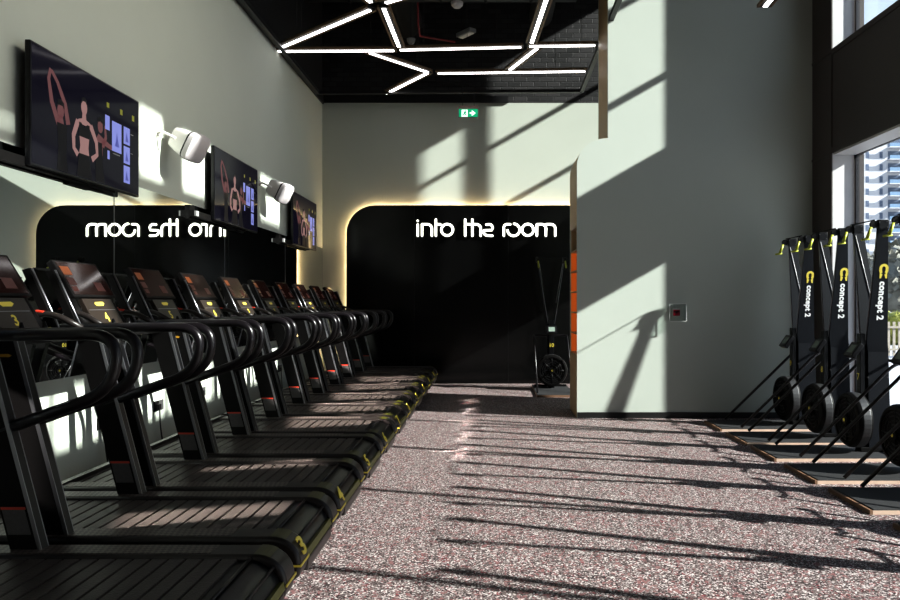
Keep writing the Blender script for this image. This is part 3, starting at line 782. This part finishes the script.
    Rk = Matrix((Vector((0,1,0)), uk, nk)).transposed(); Hk = (kt-kb).length; ck = (kt+kb)/2
    kp = MB().box(ck-nk*0.02, (0.33, Hk, 0.03), Rk, 0.004).build('keypad_panel', mat('keypad_brown',(0.024,0.017,0.013),0.4,noise=0.05), t)
    c2 = ck - nk*0.02 + nk*0.0155
    MB().box(c2+uk*0.015, (0.30,0.004,0.002), Rk).build('silver_line', M_alu, kp)
    P = [(-0.055,0.0),(-0.04,-0.013),(0.03,-0.013),(0.055,0.003),(0.04,0.015),(-0.045,0.013)]
    mb = MB(); mb.bm.faces.new([mb.bm.verts.new(c2+Vector((0,u,0))+uk*(v+0.055)+nk*0.001) for u, v in P]); mb.build('logo_badge', M_yel, kp)
    text_mesh('number', str(num), 0.085, frame(c2+uk*(-0.04)+nk*0.001, (0,1,0), uk), M_yel, kp, 0.002, 0.0005)
    for s_ in (-1, 1):   # speed levers
        lv = MB().tube([(lx(-2.26),s_*0.09,1.24),(lx(-2.27),s_*0.09,1.305)], [0.02,0.008], 8).build('speed_lever', M_gloss, t)
        MB().tube([(lx(-2.25),s_*0.09+0.02,1.245),(lx(-2.255),s_*0.09+0.02,1.275)], 0.009, 8).build('lever_tip', M_yel, lv)
        MB().tube([(lx(-2.36),s_*0.21,1.25),(lx(-2.47),s_*0.21,1.42)], 0.03, 12).build('bottle_holder', M_blk, t)
    return t

CY = [2.71, 3.59, 4.45, 5.35, 6.21, 7.10, 7.96, 8.86, 9.72, 10.61, 11.47]
for i, cy in enumerate(CY):
    num = i+2
    if i == 0:
        first = make_treadmill(num); t = first; index_kids()
    else:
        t = copy_tree(first)
    t.location = (RX, cy, 0)
    t['label'] = 'black slatted treadmill with handrails and touchscreen, numbered %d in yellow' % num
    t['group'] = 'treadmills facing the mirror wall'
    t['num'] = num
# give every copied treadmill its own number meshes
index_kids()
W_, SR_ = 0.40, 0.145
def num_meshes(num):
    a = cap_point(0.80); c = cap_point(0.55); upv = (c-a).normalized(); nrm = Vector((0,1,0)).cross(upv)
    mid = cap_point(0.66) + nrm*0.006
    sz = 0.115 if num < 10 else 0.09
    o1 = text_mesh('n1', str(num), sz, frame((mid.x, -(W_-SR_/2), mid.z), (0,1,0), upv) @ Matrix.Diagonal((1.35 if num < 10 else 1.05,1.0,1,1)), M_yel, None, 0.003, 0.002)
    kb = Vector((lx(-2.325),0,1.265)); kt = Vector((lx(-2.415),0,1.43)); uk = (kt-kb).normalized(); nk = Vector((0,1,0)).cross(uk)
    if nk.x < 0: nk = -nk
    c2 = (kt+kb)/2 - nk*0.02 + nk*0.0155
    o2 = text_mesh('n2', str(num), 0.085, frame(c2+uk*(-0.04)+nk*0.001, (0,1,0), uk), M_yel, None, 0.002, 0.0005)
    m1, m2 = o1.data, o2.data
    bpy.data.objects.remove(o1); bpy.data.objects.remove(o2)
    return m1, m2
for ch in KIDS[first.name]:
    if ch.name.startswith('handrail') and ch.data.vertices[0].co.y < 0: ch.location.x = -0.11
for o in list(bpy.data.objects):
    if 'num' in o:
        m1, m2 = num_meshes(o['num'])
        for ch in KIDS[o.name]:
            if ch.name.startswith('number'): ch.data = m1
            for g in KIDS.get(ch.name, []):
                if g.name.startswith('number'): g.data = m2
        del o['num']

# ------------------------------------------------------------------ ski machines
def make_ski(num):
    t = thing('ski_machine', '', 'ski machine', (0,0,0))
    # local: x=0 column front, +x away from the user, z up
    for s_ in (-1, 1):
        # arm blade: bottom near centre, top splayed in y; wedge in x
        y_at = lambda z: s_*(0.035 + max(0.0, (z-0.95)/1.15)*0.18)
        rows = [(0.06,0.03,0.23),(0.95,0.02,0.205),(1.05,0.0,0.19),(2.06,0.018,0.108)]
        rings = []
        for z, x0, x1 in rows:
            y = y_at(z); rings.append([(x0,y-0.014,z),(x1,y-0.014,z),(x1,y+0.014,z),(x0,y+0.014,z)])
        arm = MB().loft(rings).build('arm', M_navy, t)
        yi = lambda z: y_at(z)-s_*0.016
        mb = MB().tube([(0.13, yi(1.40), 1.40),(0.026,yi(2.04),2.04)], 0.005, 6); mb.build('edge_strip', M_edge, arm)
        MB().tube([(-0.002, y_at(1.06), 1.06),(0.015,y_at(2.05),2.05)], 0.0045, 6).build('front_edge', M_alu, arm)
        yt = y_at(2.12)
        MB().box((0.060,yt,2.10), (0.095,0.045,0.085), None, 0.008).build('pulley_housing', M_gloss, arm)
        pl = MB().lathe([(0.0,-0.012),(0.034,-0.012),(0.034,-0.006),(0.024,0),(0.034,0.006),(0.034,0.012),(0,0.012)], Matrix.Translation((-0.02,yt,2.10)) @ Matrix.Rotation(PI/2,4,'X'), 18).build('pulley', M_blk, arm)
        mb = MB()
        for dx, dz in ((0.02,0.02),(0.085,0.025),(0.09,-0.025)):
            mb.bx(dx-0.005,dx+0.005,yt-0.028,yt+0.028,2.10+dz-0.005,2.10+dz+0.005)
        mb.build('bolt', M_silver, arm)
        # handle hanging on its cord
        h = MB().tube([(-0.045,yt-0.005,2.075),(-0.085,yt-0.01,1.975)], [0.012,0.015], 10)
        h.tube([(-0.135,yt-0.01,1.962),(-0.06,yt-0.01,1.972)], 0.010, 8)
        h.build('handle', M_handle, t)
        MB().tube([(-0.02,yt,2.13),(-0.045,yt-0.005,2.075)], 0.004, 6).build('cord', M_cable, t)
    MB().tube([(-0.01,-0.21,2.14),(-0.01,0.21,2.14)], 0.006, 6).build('crossrod', M_blk, t)
    MB().bx(-0.045,0.0,-0.035,0.035,0.05,1.12,0.006).build('column', M_gloss, t)
    MB().bx(0.01,0.19,-0.022,0.022,0.06,1.02).build('column_core', M_blk, t)
    mb = MB()
    for z in (0.35,0.72,0.98):
        for x in (0.02,0.20): mb.bx(x-0.006,x+0.006,-0.052,0.052,z-0.006,z+0.006)
    mb.build('bolt', M_silver, t)
    # flywheel facing the user (-x)
    Mx = Matrix.Translation((-0.022,0,0.325)) @ Matrix.Rotation(-PI/2,4,'Y')
    fw = MB().lathe([(0.0,0.0),(0.20,0.0),(0.245,0.012),(0.250,0.04),(0.250,0.11),(0.235,0.135),(0.21,0.14),(0.205,0.125),(0.0,0.125)], Mx, 40).build('flywheel_cage', M_blk, t, 40)
    MB().lathe([(0.2515,0.03),(0.2525,0.035),(0.2525,0.095),(0.2515,0.10)], Mx, 40).build('perforated_band', M_silver, fw)
    fr_ = MB()
    for r in (0.19,0.155,0.12,0.085):
        fr_.tube([Mx @ Vector((r*math.cos(a),r*math.sin(a),0.128)) for a in [2*PI*i/32 for i in range(32)]], 0.005, 6, closed=True)
    for i in range(8):
        a = 2*PI*i/8; fr_.tube([Mx @ Vector((0.04*math.cos(a),0.04*math.sin(a),0.130)), Mx @ Vector((0.205*math.cos(a),0.205*math.sin(a),0.130))], 0.005, 6)
    fr_.build('grille', M_gloss, fw)
    MB().lathe([(0,0.12),(0.045,0.12),(0.045,0.15),(0.0,0.155)], Mx, 24).build('hub', M_blk, fw)
    MB().lathe([(0,0.156),(0.016,0.156),(0.016,0.158),(0.0,0.158)], Mx, 12).build('hub_badge', M_yel, fw)
    # monitor
    rm_ = Matrix.Rotation(math.radians(35),3,'Y')
    mo = MB().box((-0.09,0,0.965), (0.045,0.165,0.15), rm_, 0.008).build('monitor', M_gloss, t)
    nn = rm_ @ Vector((-1,0,0)); u2 = rm_ @ Vector((0,0,1)); c = Vector((-0.09,0,0.965)) + nn*0.0235
    MB().quad([c+Vector((0,-0.05,0))-u2*0.04, c+Vector((0,0.05,0))-u2*0.04, c+Vector((0,0.05,0))+u2*0.045, c+Vector((0,-0.05,0))+u2*0.045]).build('monitor_screen', mat('lcd_grey',(0.22,0.27,0.24),0.25), mo)
    MB().tube([(-0.02,0,1.0),(-0.07,0,0.97)], 0.012, 8).build('monitor_bracket', M_blk, t)
    # bent floor brace (inverted U)
    pts = fillet([(-0.70,-0.27,0.045),(0.135,-0.27,0.86),(0.24,-0.27,0.87),(0.24,0.27,0.87),(0.135,0.27,0.86),(-0.70,0.27,0.045)], 0.10, 7)
    MB().tube(pts, 0.0145, 10).build('brace', M_tube, t)
    # base crossmembers on the platform
    MB().bx(-0.05,0.25,-0.05,0.05,0.035,0.08,0.008).build('base_foot', M_blk, t)
    MB().bx(0.16,0.24,-0.26,0.26,0.035,0.065,0.006).build('rear_foot', M_blk, t)
    # platform
    pf = MB().bx(-0.91,0.42,-0.285,0.285,0.026,0.036,0.003).build('rubber_top', M_rubber, t)
    MB().bx(-0.915,0.425,-0.29,0.29,0.0,0.026).build('platform', M_ply, t)
    MB().bx(-0.935,-0.915,-0.29,0.29,0.0,0.03).build('platform_end', M_plyd, t)
    # markings
    Yn = -(0.035+0.014)
    tx = text_mesh('side_lettering', 'concept 2', 0.084, Matrix(), M_whitep, t, 0.0038, 0.0008, 1.05)
    # lean the text with the near arm
    dz = Vector((0, 0.18/1.15, -1)).normalized()
    def armp(z, x): return Vector((x, -(0.035+max(0,(z-0.95)/1.15)*0.18)-0.0155, z))
    tx.data.transform(frame(armp(1.42,0.098), dz, (1,0,0)))
    lg = MB()
    cz = 1.71
    def dsk(cx_, cz_, r, a0=0, a1=360, ri=0.0, n=20):
        outer = [armp(cz_+r*math.sin(math.radians(a0+(a1-a0)*i/n)), cx_+r*1.0*math.cos(math.radians(a0+(a1-a0)*i/n))) for i in range(n+1)]
        inn = [armp(cz_+ri*math.sin(math.radians(a0+(a1-a0)*i/n)), cx_+ri*0.85*math.cos(math.radians(a0+(a1-a0)*i/n))) for i in range(n+1)]
        for i in range(n):
            lg.quad([outer[i]+Vector((0,-.001,0)), outer[i+1]+Vector((0,-.001,0)), inn[i+1]+Vector((0,-.001,0)), inn[i]+Vector((0,-.001,0))])
    dsk(0.098, cz, 0.042, -20, 200, 0.019)
    dsk(0.098, cz-0.015, 0.042, 160, 235, 0.019); dsk(0.098, cz-0.015, 0.042, -55, 20, 0.019)
    for sx in (-1, 1):
        P = [(0.098+sx*0.008, cz-0.052), (0.098+sx*0.034, cz-0.040), (0.098+sx*0.034, cz-0.088), (0.098+sx*0.02, cz-0.088)]
        lg.quad([armp(z, x)+Vector((0,-.001,0)) for x, z in P])
    lg.build('yellow_emblem', M_yel, t)
    text_mesh('number', str(num), 0.085, frame((-0.0475,0,0.72), (0,-1,0), (0,0,1)), M_yel, t, 0.002, 0.0008)
    return t
ski_desc = {9:'black ski machine numbered 9, next to the green partition', 8:'black ski machine numbered 8, second in the right row from the partition',
            7:'black ski machine numbered 7, standing against the window, third in the row', 6:'black ski machine cut by the right edge, its flywheel and lime handle showing',
            5:'black ski machine whose wood-edged platform corner shows lowest at right edge', 4:'black ski machine numbered 4 beside the window outside the view', 3:'black ski machine numbered 3 beside the window outside the view', 2:'black ski machine numbered 2 beside the window outside the view'}
def ski_numbers(root, num):
    for ch in KIDS[root.name]:
        if ch.name.startswith('number') or ch.name.startswith('side_number'):
            side = ch.name.startswith('side')
            fm = frame((-0.022,-0.037,0.72), (1,0,0), (0,0,1)) if side else frame((-0.0475,0,0.72), (0,-1,0), (0,0,1))
            o = text_mesh('nm', str(num), 0.07 if side else 0.085, fm, M_yel, None, 0.001, 0.0008)
            ch.data = o.data; bpy.data.objects.remove(o)
s0 = make_ski(9); index_kids()
YS = [(9,8.12),(8,7.36),(7,6.64),(6,5.85),(5,5.05),(4,4.2),(3,3.4),(2,2.5)]
roots = []
for i, (n, y) in enumerate(YS + [(10, 11.6)]):
    r = s0 if i == 0 else copy_tree(s0)
    r.location = (3.46, y, 0)
    if n == 10:
        r.location = (1.02, 11.62, 0); r.rotation_euler = (0,0,PI/2)
        r['label'] = 'black ski machine numbered 10 standing against the black panel at the back'
    else:
        r['label'] = ski_desc[n]
    r['group'] = 'ski machines'
    roots.append((r, n))
index_kids()
for r, n in roots:
    if n != 9: ski_numbers(r, n)

# ------------------------------------------------------------------ outside the window
g = MB().bx(XG+0.4, 220, -60, 260, -0.3, -0.12); go = g.build('ground', M_pave); go['kind'] = 'structure'
bd = thing('apartment_building', 'white apartment tower with blue glass balconies outside the window', 'building', (98.5, 184, 0))
MB().bx(-8,14,0,12,0,44).build('facade', M_bld, bd)
fl = 3.1
for r in range(14):
    z = 1.2 + r*fl
    for c in range(6):
        x = -7.2 + c*1.75
        if c in (1,4): continue
        MB().bx(x, x+0.8, -0.06, 0.02, z, z+1.55).build('window', M_bldwin, bd)
for r in range(14):
    z = 0.6 + r*fl
    for x in (3.4, 8.6):
        b_ = MB().bx(x, x+4.0, -1.4, 0.0, z, z+0.22).build('balcony', M_bld, bd)
        MB().bx(x+0.05, x+3.95, -1.38, -1.32, z+0.22, z+1.15).build('glass_rail', M_balg, b_)
        MB().bx(x+0.3, x+3.6, -0.05, 0.02, z+0.25, z+2.4).build('door_glass', M_bldwin, b_)
def blob_tree(x, y, h, r, lab, m=M_leaf, name='tree', cat='tree', grp='trees outside the window'):
    t = thing(name, lab, cat, (x,y,-0.12), grp)
    if h > 1.5: MB().tube([(0,0,0),(0.05,0,h*0.5)], [0.16,0.1], 8).build('trunk', M_fence, t)
    mb = MB(); rnd = random.Random(int(x*13+y*7))
    for i in range(900):
        th, ph = rnd.uniform(0,2*PI), math.acos(rnd.uniform(-1,1)); rr = r*(0.72+0.3*rnd.random())
        c = Vector((rr*math.sin(ph)*math.cos(th), rr*math.sin(ph)*math.sin(th), max(0.02, h-r*1.15+rr*math.cos(ph)*1.15)))
        s_ = r*0.07*rnd.uniform(0.6,1.3); n1 = Vector((rnd.gauss(0,1),rnd.gauss(0,1),rnd.gauss(0,1))).normalized(); a = n1.orthogonal().normalized()*s_; b3 = n1.cross(a)
        mb.quad([c-a-b3, c+a-b3, c+a+b3, c-a+b3])
    g0 = bmesh.ops.create_icosphere(mb.bm, subdivisions=3, radius=r*0.86)['verts']
    bmesh.ops.transform(mb.bm, matrix=Matrix.Translation((0,0,max(r*0.86, h-r*1.15))), verts=g0)
    mb.build('foliage', m, t)
for i, (x, y, h, r) in enumerate(((25.0,44,4.9,2.4),(30.4,46,5.4,2.6),(25.4,51,5.6,2.6),(36.4,49,5.6,2.8),(31.5,54,6.4,3.0))):
    blob_tree(x, y, h, r, ['leftmost dull green tree outside the window','dull green tree in front of the tower outside the window','small dull green tree behind the leftmost tree outside','rightmost dull green tree outside the window','tallest dull green tree nearest the tower outside'][i])
for i, (x, y) in enumerate(((13.4,26.0),(15.0,26.4),(16.6,26.0))):
    blob_tree(x, y, 1.25, 0.7, ['left yellow green bush behind the fence outside','middle yellow green bush behind the fence outside','right yellow green bush behind the fence outside'][i], M_leafy, 'bush', 'bush', 'bushes outside the window')
fc = thing('fence', 'low grey slatted fence outside the window', 'fence', (10.5, 20, -0.12))
mb = MB()
for i in range(60): mb.bx(-3+i*0.15, -3+i*0.15+0.07, 0, 0.03, 0.05, 1.0)
mb.build('slats', M_fence, fc)
MB().bx(-3,6,-0.03,0,0.2,0.26).bx(-3,6,-0.03,0,0.82,0.88).build('rail', M_fence, fc)
wl2 = MB().bx(6,30,31,31.3,-0.12,1.0).build('boundary_wall', M_bld); tag(wl2, 'low pale boundary wall beyond the fence outside the window', 'wall')

# ------------------------------------------------------------------ light
SUN = Vector((-1.0, 0.285, -0.57)).normalized()
sl = bpy.data.lights.new('sun', 'SUN'); sl.energy = 15.0; sl.angle = math.radians(0.8); sl.color = (1.0, 0.965, 0.91)
so = bpy.data.objects.new('sun', sl); COL.objects.link(so); so.location = (10, 0, 8)
so.rotation_euler = SUN.to_track_quat('-Z','Y').to_euler()
def area(name, loc, d, sx, sy, e, col=(1,1,1), spread=180):
    l = bpy.data.lights.new(name, 'AREA'); l.shape = 'RECTANGLE'; l.size = sx; l.size_y = sy; l.energy = e; l.color = col
    l.spread = math.radians(spread)
    o = bpy.data.objects.new(name, l); COL.objects.link(o); o.location = loc
    o.rotation_euler = Vector(d).to_track_quat('-Z','Y').to_euler(); o.visible_camera = False; o.visible_glossy = False
    return o
area('sky_fill', (4.05, 2.5, 1.8), (-1,0,0), 2.6, 9.0, 26, (0.94,1.0,0.93))  # added unseen lamp boosting the daylight from the windows
area('wall_fill', (1.0, 5.0, 4.55), (-1,0.0,-0.25), 5.0, 1.2, 32, (1.0,0.93,0.80), 110)  # added unseen warm fill for the left wall, no real fitting
# added narrow lamps imitating sunlight thrown back by the mirror sheets
for y0, y1, z0, z1 in ((3.0,3.32,0.92,1.35), (4.2,4.32,0.92,1.3), (5.75,6.3,0.92,1.48), (6.6,7.2,0.92,1.48), (7.5,8.05,0.92,1.48), (8.4,9.0,0.92,1.48), (9.3,9.9,0.92,1.48)):
    dr_ = Vector((1.0, 0.285, -0.57)); w_ = (y1-y0)*0.96; h_ = (z1-z0)*0.88
    area('mirror_bounce', (XL+0.03+h_*0.27, (y0+y1)/2, (z0+z1)/2), dr_, w_, h_, 36.0*w_*h_, (1.0,0.965,0.91), 4)
# world
w = bpy.data.worlds.new('world'); scn.world = w; w.use_nodes = True
nt = w.node_tree; bg = nt.nodes['Background']
tc = nt.nodes.new('ShaderNodeTexCoord'); sp = nt.nodes.new('ShaderNodeSeparateXYZ'); rp = nt.nodes.new('ShaderNodeValToRGB')
rp.color_ramp.elements[0].position = 0.0; rp.color_ramp.elements[0].color = (0.86,0.88,0.88,1)
rp.color_ramp.elements[1].position = 0.7; rp.color_ramp.elements[1].color = (0.42,0.58,0.90,1)
nt.links.new(tc.outputs['Generated'], sp.inputs[0]); nt.links.new(sp.outputs[2], rp.inputs[0]); nt.links.new(rp.outputs[0], bg.inputs[0])
bg.inputs[1].default_value = 1.15

# ------------------------------------------------------------------ camera
cd = bpy.data.cameras.new('camera'); cd.lens = 28.8; cd.sensor_width = 36; cd.sensor_fit = 'HORIZONTAL'
cd.shift_x = -38/900.0; cd.shift_y = 3/900.0; cd.clip_end = 500; cd.clip_start = 0.05
co = bpy.data.objects.new('camera', cd); COL.objects.link(co); co.location = (0,0,1.4); co.rotation_euler = (PI/2,0,0)
scn.camera = co
scn.view_settings.view_transform = 'Standard'
scn.view_settings.look = 'None'
scn.view_settings.exposure = 0.38
scn.view_settings.gamma = 0.82
scn.cycles.use_denoising = True
scn.cycles.max_bounces = 8
scn.cycles.caustics_reflective = False
scn.cycles.sample_clamp_indirect = 6.0
